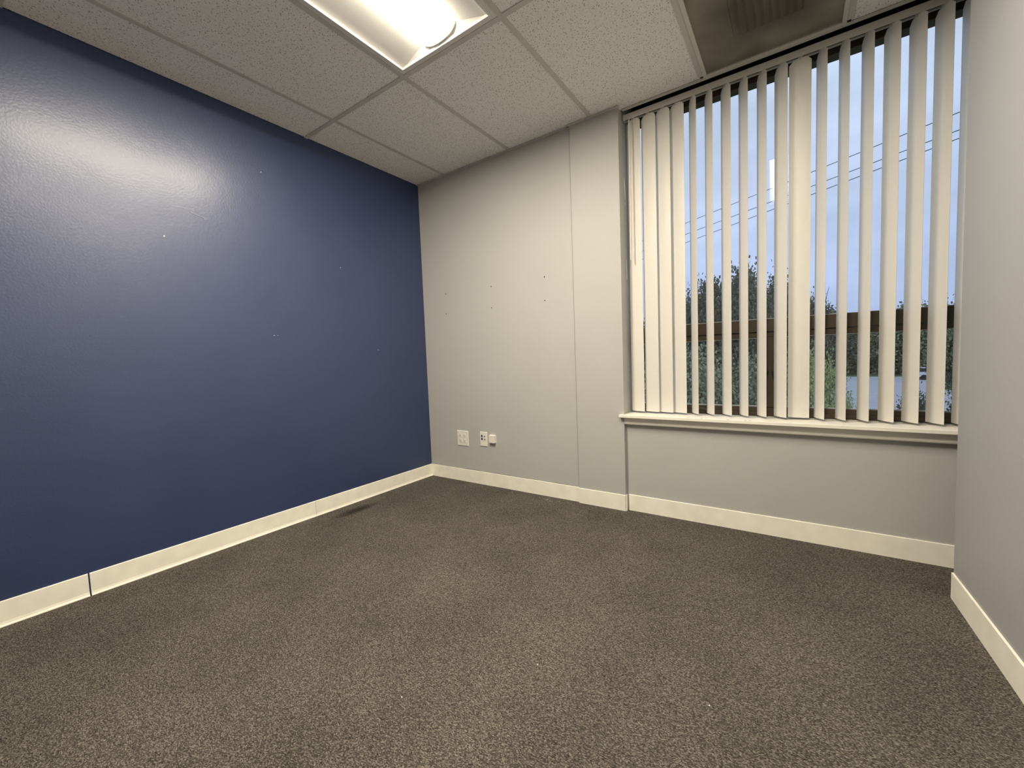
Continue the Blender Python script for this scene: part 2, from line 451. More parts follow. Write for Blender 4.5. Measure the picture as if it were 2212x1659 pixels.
floor = tag(mbox('floor', (-0.2, 3.7, Y_REAR - 0.2, 0.42, -0.12, 0.0), M_CARPET), 'charcoal brown flecked loop carpet floor', None, kind='structure')
wall_left = tag(mbox('wall_left', (-0.2, 0.0, Y_REAR - 0.2, 0.42, -0.1, 2.8), M_BLUE), 'navy blue satin painted wall', None, kind='structure')
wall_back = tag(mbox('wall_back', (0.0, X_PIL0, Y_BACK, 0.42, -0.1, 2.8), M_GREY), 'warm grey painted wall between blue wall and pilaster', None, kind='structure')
bm = bmesh.new(); box(bm, X_PIL0, X_PIL1, Y_PIL, 0.42, -0.1, 2.8)
wall_pilaster = tag(obj('wall_pilaster', bm, M_GREY), 'narrow grey pilaster beside the window', None, kind='structure')
wall_window = tag(mbox('wall_window', (X_PIL1, 3.62, Y_WIN, 0.40, -0.1, 0.585), M_GREY), 'grey wall under the window sill', None, kind='structure')
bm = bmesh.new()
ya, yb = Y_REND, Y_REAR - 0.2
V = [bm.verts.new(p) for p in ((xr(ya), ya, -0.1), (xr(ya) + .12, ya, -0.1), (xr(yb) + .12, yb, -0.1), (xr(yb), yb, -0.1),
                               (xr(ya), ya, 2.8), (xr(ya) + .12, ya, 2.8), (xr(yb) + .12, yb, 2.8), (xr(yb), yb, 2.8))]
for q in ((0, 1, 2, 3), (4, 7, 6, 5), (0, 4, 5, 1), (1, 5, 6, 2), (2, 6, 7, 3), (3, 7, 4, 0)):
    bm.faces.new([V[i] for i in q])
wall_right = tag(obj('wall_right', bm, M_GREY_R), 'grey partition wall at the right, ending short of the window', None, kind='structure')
wall_rear = tag(mbox('wall_rear', (-0.2, 3.7, Y_REAR - 0.15, Y_REAR, -0.1, 2.8), M_REAR), 'unseen wall behind the viewer, made pale to bounce light', None, kind='structure')
wall_niche = tag(mbox('wall_niche', (3.52, 3.70, Y_REAR, 0.42, -0.1, 2.8), M_GREY), 'grey wall beyond the end of the right partition', None, kind='structure')
wall_header = tag(mbox('wall_header', (X_PIL1, 3.62, 0.24, 0.262, 2.42, 2.8), M_VOID_BLACK), 'structure above the window head, coloured black for its unlit void', None, kind='structure')

# marks on the walls
for x, z in ((.254, 1.501), (.249, 1.344), (.709, 1.501), (.705, 1.346), (1.159, 1.507), (1.157, 1.350)):
    bm = bmesh.new(); tube(bm, [(x, Y_BACK - 0.0008, z), (x, Y_BACK + 0.001, z)], 0.0042, 10)
    obj('screw_hole', bm, M_HOLE, wall_back)
def chip(name, pts_yz, x, mat, parent, t=0.0008, sx=1):
    bm = bmesh.new(); prism(bm, [(x, y, z) for y, z in pts_yz], (t * sx, 0, 0)); obj(name, bm, mat, parent)
def blob(cy, cz, ry, rz, n=8, seed=0):
    r = random.Random(seed)
    return [(cy + ry * math.cos(a) * r.uniform(.6, 1.1), cz + rz * math.sin(a) * r.uniform(.6, 1.1)) for a in [2 * math.pi * i / n for i in range(n)]]
for k, (y, z, ry, rz) in enumerate(((-1.213, 2.098, .005, .004), (-.739, 1.628, .004, .005), (-1.205, 1.158, .004, .004), (-1.185, 1.158, .003, .002), (-.469, 1.068, .0035, .004), (-1.690, 1.630, .006, .005))):
    chip('paint_chip', blob(y, z, ry * .7, rz * .7, 7, k), 0, M_PLASTER, wall_left)
chip('tape_strip', [(-1.575, 1.777), (-1.505, 1.765), (-1.502, 1.752), (-1.515, 1.748), (-1.520, 1.760), (-1.572, 1.771)], 0, M_TAPE, wall_left, 0.0012)
chip('tape_strip', [(-1.655, 1.790), (-1.60, 1.792), (-1.60, 1.787), (-1.655, 1.785)], 0, M_TAPE, wall_left, 0.001)
chip('paint_chip', [(.078, 2.03), (.088, 2.035), (.098, 2.00), (.104, 1.94), (.100, 1.905), (.092, 1.92), (.085, 1.98)], X_PIL1, M_PLASTER, wall_pilaster)
chip('paint_chip', [(.094, 1.55), (.101, 1.545), (.103, 1.49), (.106, 1.43), (.098, 1.425), (.096, 1.48)], X_PIL1, M_PLASTER, wall_pilaster)
chip('paint_chip', blob(.100, 1.885, .004, .012, 7, 4), X_PIL1, M_PLASTER, wall_pilaster)
# caulk seam on either side of the pilaster
mbox('caulk_seam', (X_PIL0 - .0084, X_PIL0, Y_BACK - 0.0008, Y_BACK + .001, 0.1, H - .002), M_GAP, wall_back)
rs = random.Random(9)
bm = bmesh.new(); top = []; bot = []
zz = 0.0
for k in range(41):
    x = .004 + (X_PIL0 - .012) * k / 40; zz = .7 * zz + rs.uniform(-.0012, .0012)
    bot.append((x, Y_BACK - .0007, .097)); top.append((x, Y_BACK - .0007, .1030 + zz + .002 * math.exp(-((x - .42) / .06) ** 2)))
prism(bm, bot + top[::-1], (0, .0012, 0)); obj('caulk_seam', bm, M_GAP, wall_back)

# ------------------------------------------------------------------ ceiling
ceiling = tag(mbox('ceiling', (-0.2, 3.7, Y_REAR - 0.2, 0.42, 2.8, 2.9), M_VOID_BLACK), 'suspended grid ceiling of pitted off-white tiles', None, kind='structure')
G = 0.6096
GX = [0.3065 + G * k for k in range(5)]
GY = [-0.9266 - 1.2192 * k for k in range(3)]      # cross tees
TEE = 0.024
def tile(x0, x1, y0, y1):
    g = 0.004
    bm = bmesh.new(); box(bm, x0 + g, x1 - g, y0 + g, y1 - g, H + 0.0035, H + 0.019)
    obj('ceiling_tile', bm, M_TILE, ceiling)
xs = [0.0] + GX + [3.09]
ys = [0.006, GY[0], GY[1], GY[2], Y_REAR]
for i in range(len(xs) - 1):
    for j in range(len(ys) - 1):
        x0, x1, y1, y0 = xs[i], xs[i + 1], ys[j], ys[j + 1]
        if i in (2, 4) and j == 1: continue          # troffers
        if i == 4 and j == 0: y1 = -0.59             # air diffuser takes the strip by the window
        if j == 0 and i >= 3: y1 = 0.047
        if i == 4 and j == 0: y1 = -0.59
        tile(x0, x1, y0, y1)
tile(3.09, 3.52, Y_REND, 0.052)
for x in GX:
    bm = bmesh.new(); box(bm, x - TEE / 2, x + TEE / 2, Y_REAR, 0.012, H, H + 0.0025); box(bm, x - .0008, x + .0008, Y_REAR, 0.012, H + 0.0025, H + 0.035)
    obj('main_tee', bm, M_TEE, ceiling)
for y in GY:
    for i in range(len(xs) - 1):
        a = xs[i] + (TEE / 2 if i else 0); b_ = xs[i + 1] - (TEE / 2 if i < len(xs) - 2 else 0)
        bm = bmesh.new(); box(bm, a, b_, y - TEE / 2, y + TEE / 2, H, H + 0.0025); box(bm, a, b_, y - .0008, y + .0008, H + 0.0025, H + 0.035)
        obj('cross_tee', bm, M_TEE, ceiling)
mbox('cross_tee', (GX[3] + TEE / 2, GX[4] - TEE / 2, -0.59 - TEE / 2, -0.59 + TEE / 2, H, H + .0025), M_TEE, ceiling)
def wall_angle(x0, x1, y_wall, drop=0.0):
    bm = bmesh.new(); box(bm, x0, x1, y_wall - 0.022, y_wall, H - 0.0015, H + 0.0005); box(bm, x0, x1, y_wall - 0.0015, y_wall, H, H + 0.022)
    obj('wall_angle', bm, M_TEE, ceiling)
wall_angle(0.0, X_PIL0, Y_BACK)
wall_angle(X_PIL0 - .022, X_PIL1 + .01, Y_PIL)
wall_angle(X_PIL1 + .01, 3.52, 0.051)

# ------------------------------------------------------------------ vinyl cove base
BB = 0.0995
def prof(sign, face, toe=False):
    """(offset from wall, z): flat strip with a small curved toe at the floor; sign = direction away from the wall"""
    p = [(0, 0), (0.0125, 0), (0.0120, 0.003), (0.0085, 0.008), (0.0062, 0.018), (0.0055, BB - 0.002), (0.0035, BB), (0, BB)]
    if not toe: p = [(0, 0), (0.0060, 0), (0.0060, BB - 0.0015), (0.0045, BB), (0, BB)]
    return [(face + sign * a, z) for a, z in p]
base_l = tag(empty('baseboard_left'), 'cream vinyl cove base along the navy wall, in three lengths', None, kind='structure')
for a, b_ in ((Y_BACK - 0.004, -1.0265), (-1.0285, -2.060), (-2.0655, Y_REAR)):
    bm = bmesh.new(); extrude_profile(bm, prof(1, 0.0, True), 'y', a, b_); obj('base_strip', bm, M_VINYL, base_l)
base_b = tag(empty('baseboard_back'), 'cream vinyl cove base along the grey wall and pilaster', None, kind='structure')
for a, b_, f in ((0.004, X_PIL0 - .001, Y_BACK), (X_PIL0, X_PIL1 - .001, Y_PIL)):
    bm = bmesh.new(); extrude_profile(bm, prof(-1, f), 'x', a, b_); obj('base_strip', bm, M_VINYL, base_b)
bm = bmesh.new(); extrude_profile(bm, prof(1, X_PIL1), 'y', Y_PIL, Y_WIN - .006); obj('base_strip', bm, M_VINYL, base_b)
base_w = tag(empty('baseboard_window'), 'cream vinyl cove base under the window', None, kind='structure')
bm = bmesh.new(); extrude_profile(bm, prof(-1, Y_WIN), 'x', X_PIL1 + .012, 3.5); obj('base_strip', bm, M_VINYL, base_w)
base_r = tag(empty('baseboard_right'), 'cream vinyl cove base along the right partition', None, kind='structure')
bm = bmesh.new()
pr = prof(-1, 0.0)
A = [bm.verts.new((xr(Y_REND) + p, Y_REND, z)) for p, z in pr]
B = [bm.verts.new((xr(Y_REAR) + p, Y_REAR, z)) for p, z in pr]
for i in range(len(pr)):
    bm.faces.new([A[i], A[(i + 1) % len(pr)], B[(i + 1) % len(pr)], B[i]])
bm.faces.new(A); bm.faces.new(B[::-1])
obj('base_strip', bm, M_VINYL, base_r)

# ------------------------------------------------------------------ window
win = tag(empty('window_1', (2.6, 0.2, 0.6)), 'dark bronze framed window with a transom bar and a lower mullion', None, kind='structure')
WX0, WX1 = X_PIL1, 3.52
def wpart(name, b, mat=M_BRONZE, bev=0.002):
    return local(mbox(name, b, mat, None, bev), win)
YF0, YF1 = 0.172, 0.235
wpart('window_frame', (WX0, WX0 + .055, YF0, YF1, 0.603, 2.43))
wpart('window_frame', (WX1 - .055, WX1, YF0, YF1, 0.603, 2.43))
wpart('window_frame', (WX0 + .055, WX1 - .055, YF0, YF1, 2.3635, 2.43))
wpart('window_frame', (WX0 + .055, WX1 - .055, YF0, YF1, 0.603, 0.652))
wpart('transom_bar', (WX0 + .055, WX1 - .055, YF0 - .008, YF1, 1.060, 1.128))
wpart('transom_bar', (WX0 + .055, WX1 - .055, YF0, YF1, 1.030, 1.0575))
mull = wpart('mullion', (2.420, 2.492, YF0 - .004, YF1, 0.652, 1.030))
sash_l = wpart('sash_rail', (WX0 + .055, 2.420, YF0 - .006, YF0, 0.606, 0.628), M_BRONZE, .001)
sash_r = wpart('sash_rail', (2.492, WX1 - .055, YF0 - .006, YF0, 0.606, 0.628), M_BRONZE, .001)
for x in (2.4275, 2.4540):
    l = wpart('latch', (x - .0065, x + .0065, YF0 - .022, YF0 - .004, 0.838, 0.850), M_BLACK, .003)
    l2 = local(mbox('latch_pin', (x - .004, x + .004, YF0 - .028, YF0 - .022, 0.826, 0.846), M_BLACK, None, .001), win)
def crank(x):
    c = wpart('crank_housing', (x - .018, x + .018, YF0 - .026, YF0 - .006, 0.628, 0.642), M_BRONZE, .004)
    bm = bmesh.new(); tube(bm, [(x + .012, YF0 - .022, .634), (x + .03, YF0 - .030, .628), (x + .034, YF0 - .034, .612)], .004, 8)
    local(obj('crank_arm', bm, M_BRONZE), win)
crank(2.105)
YG = 0.205
def pane(x0, x1, z0, z1):
    bm = bmesh.new(); box(bm, x0, x1, YG, YG + .001, z0, z1)
    bm.faces.ensure_lookup_table()
    # a single sheet is enough for the pane: keep the room-side face
    for f in [f for f in bm.faces if abs(f.calc_center_median().y - YG) > 1e-6]: bm.faces.remove(f)
    local(obj('pane', bm, M_GLASS), win)
    t = 0.004
    for b in ((x0, x1, z0, z0 + t),) + (((x0, x1, z1 - t, z1),) if z1 < 2 else ()):
        local(mbox('glazing_bead', (b[0], b[1], YG - .008, YG - .001, b[2], b[3]), M_GASKET), win)
pane(WX0 + .055, WX1 - .055, 1.128, 2.3635)
pane(WX0 + .055, 2.420, 0.652, 1.030)
pane(2.492, WX1 - .055, 0.652, 1.030)
# stool and apron
bm = bmesh.new(); box(bm, 1.668, X_PIL1, -0.030, Y_PIL, 0.585, 0.603); 
bm.free()
bm = bmesh.new()
prism(bm, [(1.668, -0.030, .585), (3.52, -0.030, .585), (3.52, YF0 + .02, .585), (X_PIL1, YF0 + .02, .585), (X_PIL1, Y_PIL, .585), (1.668, Y_PIL, .585)], (0, 0, .018))
bevel_all(bm, 0.0022, 2)
sill = local(obj('window_sill', bm, M_SILL), win)
bm = bmesh.new()
extrude_profile(bm, [(Y_WIN, .540), (.006, .540), (.002, .543), (.000, .548), (.000, .585), (Y_WIN, .585)], 'x', X_PIL1 - .004, 3.52)
local(obj('apron', bm, M_SILL), win)
r = random.Random(3)
for x in (1.895, 1.93, 2.06, 2.13, 2.26, 2.34, 2.36):
    bm = bmesh.new(); w = r.uniform(.004, .009)
    prism(bm, [(x + w * math.cos(a) * r.uniform(.6, 1.2), -.024 + .0025 * math.sin(a), .6031) for a in [k * math.pi / 4 for k in range(8)]], (0, 0, .0004))
    local(obj('paint_chip', bm, M_HOLE), win)

# ------------------------------------------------------------------ vertical blind
blind = tag(empty('vertical_blind', (2.6, 0.092, 2.37)), 'cream vinyl vertical blind hanging in front of the window', 'blind')
YB = 0.088
SL_TOP, SL_BOT = 2.356, 0.614
bm = bmesh.new()
extrude_profile(bm, [(YB - .014, 2.358), (YB - .014, 2.391), (YB + .014, 2.391), (YB + .014, 2.358), (YB + .011, 2.358), (YB + .011, 2.372), (YB - .011, 2.372), (YB - .011, 2.358)], 'x', X_PIL1 + .010, 3.50)
rail = local(obj('headrail', bm, M_RAIL), blind)
sl = mbox('track_slot', (X_PIL1 + .012, 3.498, YB - .0108, YB + .0108, 2.366, 2.3715), M_SLOT)
sl.parent = rail
e_ = mbox('end_cap', (X_PIL1 + .004, X_PIL1 + .012, YB - .016, YB + .016, 2.356, 2.393), M_RAIL)
e_.parent = rail

def slat_mesh():
    bm = bmesh.new()
    W, N, T, SAG = 0.0445, 8, 0.0010, 0.0038
    L_ = SL_TOP - SL_BOT
    zs = [0.0, L_ - 0.019, L_, L_ + 0.0005, L_ + 0.006]
    ws = [W, W, 0.0265, 0.008, 0.008]
    rows = []
    for side in (0, 1):
        rr = []
        for z, w in zip(zs, ws):
            row = []
            for i in range(N + 1):
                t = -1 + 2 * i / N
                x = t * w
                y = -SAG * (1 - (x / W) ** 2) + (T if side else 0) + SAG * 0.5
                row.append(bm.verts.new((x, y, z)))
            rr.append(row)
        rows.append(rr)
    for s in (0, 1):
        for j in range(len(zs) - 1):
            for i in range(N):
                bm.faces.new([rows[s][j][i], rows[s][j][i + 1], rows[s][j + 1][i + 1], rows[s][j + 1][i]])
    for j in range(len(zs) - 1):
        for i in (0, N):
            bm.faces.new([rows[0][j][i], rows[0][j + 1][i], rows[1][j + 1][i], rows[1][j][i]])
    for j in (0, len(zs) - 1):
        for i in range(N):
            bm.faces.new([rows[0][j][i], rows[0][j][i + 1], rows[1][j][i + 1], rows[1][j][i]])
    bmesh.ops.recalc_face_normals(bm, faces=bm.faces[:])
    me = bpy.data.meshes.new('slat'); bm.to_mesh(me); bm.free()
    me.materials.append(M_SLAT)
    return me
def carrier_mesh():
    bm = bmesh.new(); box(bm, -.009, .009, -.006, .006, SL_TOP - SL_BOT + .004, SL_TOP - SL_BOT + .014); box(bm, -.004, .004, -.002, .002, SL_TOP - SL_BOT - .006, SL_TOP - SL_BOT + .004)
    me = bpy.data.meshes.new('carrier'); bm.to_mesh(me); bm.free(); me.materials.append(M_RAIL)
    return me
ME_SLAT, ME_CARR = slat_mesh(), carrier_mesh()
SLATS = [(1.7514, 15.5), (1.838, 14.5), (1.918, 17), (1.995, 22), (2.077, 56.5), (2.1577, 56.5), (2.240, 52.5), (2.321, 57.5), (2.403, 58.5),
         (2.485, 51), (2.5644, 1), (2.6458, 65), (2.7287, 68), (2.8112, 67), (2.8924, 60), (2.9738, 61.5), (3.0534, 61.5), (3.127, 73), (3.208, 66), (3.290, 64), (3.372, 66), (3.45, 64)]
for x, a in SLATS:
    s = bpy.data.objects.new('slat', ME_SLAT); COL.objects.link(s)
    s.parent = blind
    s.location = Vector((x, YB, SL_BOT)) - blind.location
    s.rotation_euler = (0, 0, -math.radians(a))
    c = bpy.data.objects.new('carrier', ME_CARR); COL.objects.link(c); c.parent = s
# tilt wand at the left end
bm = bmesh.new(); tube(bm, [(1.7385, .052, 2.340), (1.7362, .050, 1.53)], 0.0042, 8)
tube(bm, [(1.7385, .052, 2.340), (1.739, .060, 2.352), (1.739, .074, 2.362)], 0.002, 6)
local(obj('tilt_wand', bm, M_SLAT), blind)

# ------------------------------------------------------------------ troffers
def troffer(x0, y1, label, radiance):
    """2 x 4 ft recessed fixture: frame, sloped reflector wings and ends, bowed centre lens. y1 = edge nearest the window"""
    x1, y0 = x0 + G, y1 - 1.2192
    t = tag(empty('ceiling_light', ((x0 + x1) / 2, (y0 + y1) / 2, H)), label, 'light', 'recessed ceiling troffers')
    m = TEE / 2 + .001
    a0, a1, b0, b1 = x0 + m, x1 - m, y0 + m, y1 - m
    w = 0.022
    fr = bmesh.new()
    for b in ((a0, a0 + w, b0, b1), (a1 - w, a1, b0, b1), (a0 + w, a1 - w, b0, b0 + w), (a0 + w, a1 - w, b1 - w, b1)):
        box(fr, b[0], b[1], b[2], b[3], H + .001, H + .006)
    local(obj('frame', fr, M_LAMPFRAME), t)
    lip = bmesh.new()
    i0, i1, j0, j1 = a0 + w, a1 - w, b0 + w, b1 - w
    for b in ((i0, i0 + .005, j0, j1), (i1 - .005, i1, j0, j1), (i0 + .005, i1 - .005, j0, j0 + .005), (i0 + .005, i1 - .005, j1 - .005, j1)):
        box(lip, b[0], b[1], b[2], b[3], H - .002, H + .012)
    local(obj('door_lip', lip, M_REFLECTOR), t)
    cx = (x0 + x1) / 2 - .005
    zt = H + .050
    cw = 0.098
    je = 0.040
    o = [Vector((i0, j0, H + .006)), Vector((i1, j0, H + .006)), Vector((i1, j1, H + .006)), Vector((i0, j1, H + .006))]
    n = [Vector((cx - cw, j0 + je - .025, zt)), Vector((cx + cw, j0 + je - .025, zt)), Vector((cx + cw, j1 - je + .025, zt)), Vector((cx - cw, j1 - je + .025, zt))]
    for nm, i in (('end_plate', 0), ('reflector_wing', 1), ('end_plate', 2), ('reflector_wing', 3)):
        k = (i + 1) % 4
        q = [o[i], o[k], n[k], n[i]]
        nor = (q[1] - q[0]).cross(q[3] - q[0]).normalized()
        if nor.z < 0: nor = -nor
        bm = bmesh.new(); prism(bm, q, nor * 0.002)
        local(obj(nm, bm, M_REFLECTOR), t)
    # bowed lens
    bm = bmesh.new(); N = 16
    la, lb = j0 + .02, j1 - .02
    drop = 0.044
    rows = []
    for yy in (la, lb):
        rows.append([bm.verts.new((cx - cw * math.cos(math.pi * k / N), yy, zt - drop * math.sin(math.pi * k / N))) for k in range(N + 1)])
    for k in range(N):
        bm.faces.new([rows[0][k], rows[0][k + 1], rows[1][k + 1], rows[1][k]])
    lens = local(obj('lens', bm, M_LENS), t)
    for yy, s in ((la, -1), (lb, 1)):
        bm = bmesh.new()
        arc = [(cx - (cw + .002) * math.cos(math.pi * k / N), yy, zt - (drop + .002) * math.sin(math.pi * k / N)) for k in range(N + 1)]
        prism(bm, arc, (0, s * .0035, 0))
        local(obj('lens_cap', bm, M_LAMPFRAME), t)
    ld = bpy.data.lights.new('tube_light', 'AREA'); ld.shape = 'RECTANGLE'
    ld.size, ld.size_y = 0.115, lb - la - .01
    ld.energy = radiance * 0.155 * ld.size_y * math.pi
    ld.color = LAMP_COLOR
    lo = bpy.data.objects.new('tube_light', ld); COL.objects.link(lo); lo.location = (cx, (la + lb) / 2, zt - .035)
    local(lo, t)
    local(mbox('housing', (i0 - .004, i1 + .004, j0 - .004, j1 + .004, zt + .012, zt + .10), M_LAMPFRAME), t)
    return t
troffer(GX[1], GY[0], 'glowing recessed ceiling troffer with white wings and bowed lens, at the top of the photo', LAMP_RADIANCE)
troffer(GX[3], GY[0], 'ceiling troffer seen only as a white reflection in the window glass', LAMP_RADIANCE * 0.42)

# ------------------------------------------------------------------ perforated air diffuser
DX0, DX1, DY0, DY1 = GX[3] + TEE / 2, GX[4] - TEE / 2, -0.59 + TEE / 2, 0.032
dif = tag(empty('air_diffuser', ((DX0 + DX1) / 2, (DY0 + DY1) / 2, H)), 'grimy perforated square air diffuser in the ceiling beside the window', 'vent')
w = .018
for b in ((DX0, DX0 + w, DY0, DY1), (DX1 - w, DX1, DY0, DY1), (DX0 + w, DX1 - w, DY0, DY0 + w), (DX0 + w, DX1 - w, DY1 - w, DY1)):
    local(mbox('frame_bar', (b[0], b[1], b[2], b[3], H - .004, H + .008), M_DIFFRAME, None, .001), dif)
bm = bmesh.new(); box(bm, DX0 + w, DX1 - w, DY0 + w, DY1 - w, H + .002, H + .0025)
for f in [f for f in bm.faces if f.calc_center_median().z > H + .0024 or abs(f.normal.z) < .5]: bm.faces.remove(f)
bm2 = bmesh.new(); vs = [bm2.verts.new(p) for p in ((DX0 + w, DY0 + w, H + .002), (DX1 - w, DY0 + w, H + .002), (DX1 - w, DY1 - w, H + .002), (DX0 + w, DY1 - w, H + .002))]
bm2.faces.new(vs); bm.free()
local(obj('perforated_face', bm2, M_PERF), dif)
# back pan with a square neck and its vanes behind the face
cx, cy, nk = (DX0 + DX1) / 2, (DY0 + DY1) / 2, .135
for b in ((DX0, cx - nk, DY0, DY1), (cx + nk, DX1, DY0, DY1), (cx - nk, cx + nk, DY0, cy - nk), (cx - nk, cx + nk, cy + nk, DY1)):
    local(mbox('back_pan', (b[0], b[1], b[2], b[3], H + .030, H + .032), M_DUCTPAN), dif)
for b in ((cx - nk - .003, cx - nk, cy - nk, cy + nk), (cx + nk, cx + nk + .003, cy - nk, cy + nk), (cx - nk, cx + nk, cy - nk - .003, cy - nk), (cx - nk, cx + nk, cy + nk, cy + nk + .003)):
    local(mbox('neck', (b[0], b[1], b[2], b[3], H + .032, H + .26), M_DUCT), dif)
local(mbox('neck_cap', (cx - nk, cx + nk, cy - nk, cy + nk, H + .26, H + .263), M_HOLE), dif)
for k in range(9):
    x = cx - nk + (k + .5) * 2 * nk / 9
    bm = bmesh.new(); prism(bm, [(x - .008, cy - nk, H + .012), (x - .0065, cy - nk, H + .012), (x + .008, cy - nk, H + .045), (x + .0065, cy - nk, H + .045)], (0, 2 * nk, 0))
    local(obj('vane', bm, M_DUCTPAN), dif)

# ------------------------------------------------------------------ wall plates on the back wall
def plate(bm, x0, x1, z0, z1, y, t=.006):
    p = .0035
    A = [bm.verts.new(v) for v in ((x0, y, z0), (x1, y, z0), (x1, y, z1), (x0, y, z1))]
    B = [bm.verts.new(v) for v in ((x0, y - t * .5, z0), (x1, y - t * .5, z0), (x1, y - t * .5, z1), (x0, y - t * .5, z1))]
    C_ = [bm.verts.new(v) for v in ((x0 + p, y - t, z0 + p), (x1 - p, y - t, z0 + p), (x1 - p, y - t, z1 - p), (x0 + p, y - t, z1 - p))]
    for P_, Q in ((A, B), (B, C_)):
        for i in range(4): bm.faces.new([P_[i], P_[(i + 1) % 4], Q[(i + 1) % 4], Q[i]])
    bm.faces.new(C_); bm.faces.new(A[::-1])
def disc_y(bm, x, z, y0, y1, r, n=12, flat=None):
    pts = []
    for k in range(n):
        a = 2 * math.pi * k / n
        px, pz = r * math.cos(a), r * math.sin(a)
        if flat: px = max(-flat, min(flat, px))
        pts.append((x + px, y0, z + pz))
    prism(bm, pts, (0, y1 - y0, 0))
YW = Y_BACK
o1 = tag(empty('outlet_plate', (.368, YW, .348)), 'square cream double outlet plate with four sockets on the grey wall', 'outlet')
bm = bmesh.new(); plate(bm, .3105, .4254, .287, .4088, YW); local(obj('cover_plate', bm, M_PLATE), o1)
for x in (.347, .389):
    for z in (.3695, .3285):
        bm = bmesh.new(); disc_y(bm, x, z, YW - .0058, YW - .0085, .0165, 20, .0135)
        s_ = local(obj('socket', bm, M_PLATE), o1)
        for dx, hh in ((-.0055, .0052), (.0055, .0045)):
            b = mbox('slot', (x + dx - .0015, x + dx + .0015, YW - .0089, YW - .0083, z + .002 - hh, z + .002 + hh), M_SOCKETSLOT)
            b.parent = s_
        bm = bmesh.new(); disc_y(bm, x, z - .0085, YW - .0083, YW - .0089, .0030, 10)
        b = obj('slot', bm, M_SOCKETSLOT); b.parent = s_
    bm = bmesh.new(); disc_y(bm, x, .349, YW - .0055, YW - .0070, .0028, 10); local(obj('screw', bm, M_PLATE), o1)
o2 = tag(empty('data_plate', (.581, YW, .357)), 'narrow cream data plate with two dark blue jacks and two small brown jacks', 'wall plate')
bm = bmesh.new(); plate(bm, .5455, .6160, .3010, .4140, YW); local(obj('cover_plate', bm, M_PLATE), o2)
for z in (.381, .358):
    local(mbox('data_jack', (.5585, .5725, YW - .0075, YW - .0055, z - .0085, z + .0085), M_JACKBLUE, None, .0008), o2)
    bm = bmesh.new(); disc_y(bm, .594, z - .001, YW - .0055, YW - .0110, .0042, 12); j = local(obj('coax_jack', bm, M_JACKRED), o2)
for z in (.4005, .317):
    bm = bmesh.new(); disc_y(bm, .581, z, YW - .0055, YW - .0068, .0028, 10); local(obj('screw', bm, M_PLATE), o2)
o3 = tag(empty('phone_jack_box', (.670, YW, .366)), 'small cream surface mounted phone jack box right of the data plate', 'jack box')
bm = bmesh.new(); box(bm, .6434, .6974, YW - .024, YW, .3366, .396); bevel_all(bm, .003, 2); local(obj('box_cover', bm, M_PLATE), o3)
local(mbox('base', (.641, .6998, YW - .004, YW, .3342, .3984), M_PLATE, None, .001), o3)
local(mbox('port', (.663, .677, YW - .020, YW - .008, .3355, .3368), M_HOLE), o3)

# ------------------------------------------------------------------ bits on the carpet
M_FLECK = plain('white_fleck', (0.85, 0.85, 0.82), 0.7)
def fleck(x, y, s, label, seed, mat=None):
    r = random.Random(seed)
    bm = bmesh.new()
    prism(bm, [(x + s * math.cos(a) * r.uniform(.5, 1.1), y + s * math.sin(a) * r.uniform(.5, 1.1), .0008) for a in [k * math.pi / 3.5 for k in range(7)]], (0, 0, s * .5))
    tag(obj('paper_fleck', bm, mat or M_FLECK), label, 'debris', 'flecks on the carpet')
fleck(1.882, -1.387, .0026, 'white fleck on the carpet, middle of the three in front', 1)
fleck(1.612, -1.701, .0024, 'white fleck on the carpet nearest the camera, at the left', 2)
fleck(2.358, -1.269, .0028, 'white fleck on the carpet toward the right partition', 3)
fleck(1.555, -1.619, .0026, 'tiny black fleck on the carpet', 4, M_HOLE)
for k in range(9):
    r = random.Random(40 + k)
    fleck(1.18 + r.uniform(-.09, .10), -.045 + r.uniform(-.035, .012), r.uniform(.0015, .003), 'plaster crumb on the carpet below the pilaster seam', 60 + k)

# ------------------------------------------------------------------ outside
GZ = -3.6
M_GRASS = leaf_mat('dusk_grass', (0.11, 0.145, 0.08), (0.17, 0.21, 0.12), 0.8)
M_ASPHALT = plain('pale_asphalt', (0.40, 0.41, 0.44), 0.9, noise=0.08, nscale=1.5)
M_KERB = plain('kerb_concrete', (0.55, 0.56, 0.57), 0.9)
M_BARK = plain('tree_bark', (0.06, 0.05, 0.042), 0.9, noise=0.3, nscale=8)
M_LEAF = [leaf_mat('leaf_dark', (0.085, 0.095, 0.062), (0.17, 0.185, 0.12)),
          leaf_mat('leaf_mid', (0.20, 0.225, 0.13), (0.38, 0.41, 0.25)),
          leaf_mat('leaf_light', (0.26, 0.32, 0.13), (0.46, 0.54, 0.22))]
M_WIRE = plain('wire_black', (0.05, 0.055, 0.07), 0.6)
tag(mbox('ground', (-90, 110, 0.45, 160, GZ - .3, GZ), M_GRASS), 'dusky lawn outside, below the window', None, kind='structure')
lot = bmesh.new(); prism(lot, [(3.2, 27, GZ), (13, 27, GZ), (21, 71, GZ), (8.5, 72, GZ)], (0, 0, .04))
tag(obj('road_surface', lot, M_ASPHALT), 'pale asphalt drive outside', None, kind='structure')
kb = bmesh.new(); prism(kb, [(8.3, 72.0, GZ), (24, 70.8, GZ), (24, 71.3, GZ), (8.3, 72.5, GZ)], (0, 0, .18))
tag(obj('trim_1', kb, M_KERB), 'pale kerb at the far side of the drive', None, kind='structure')

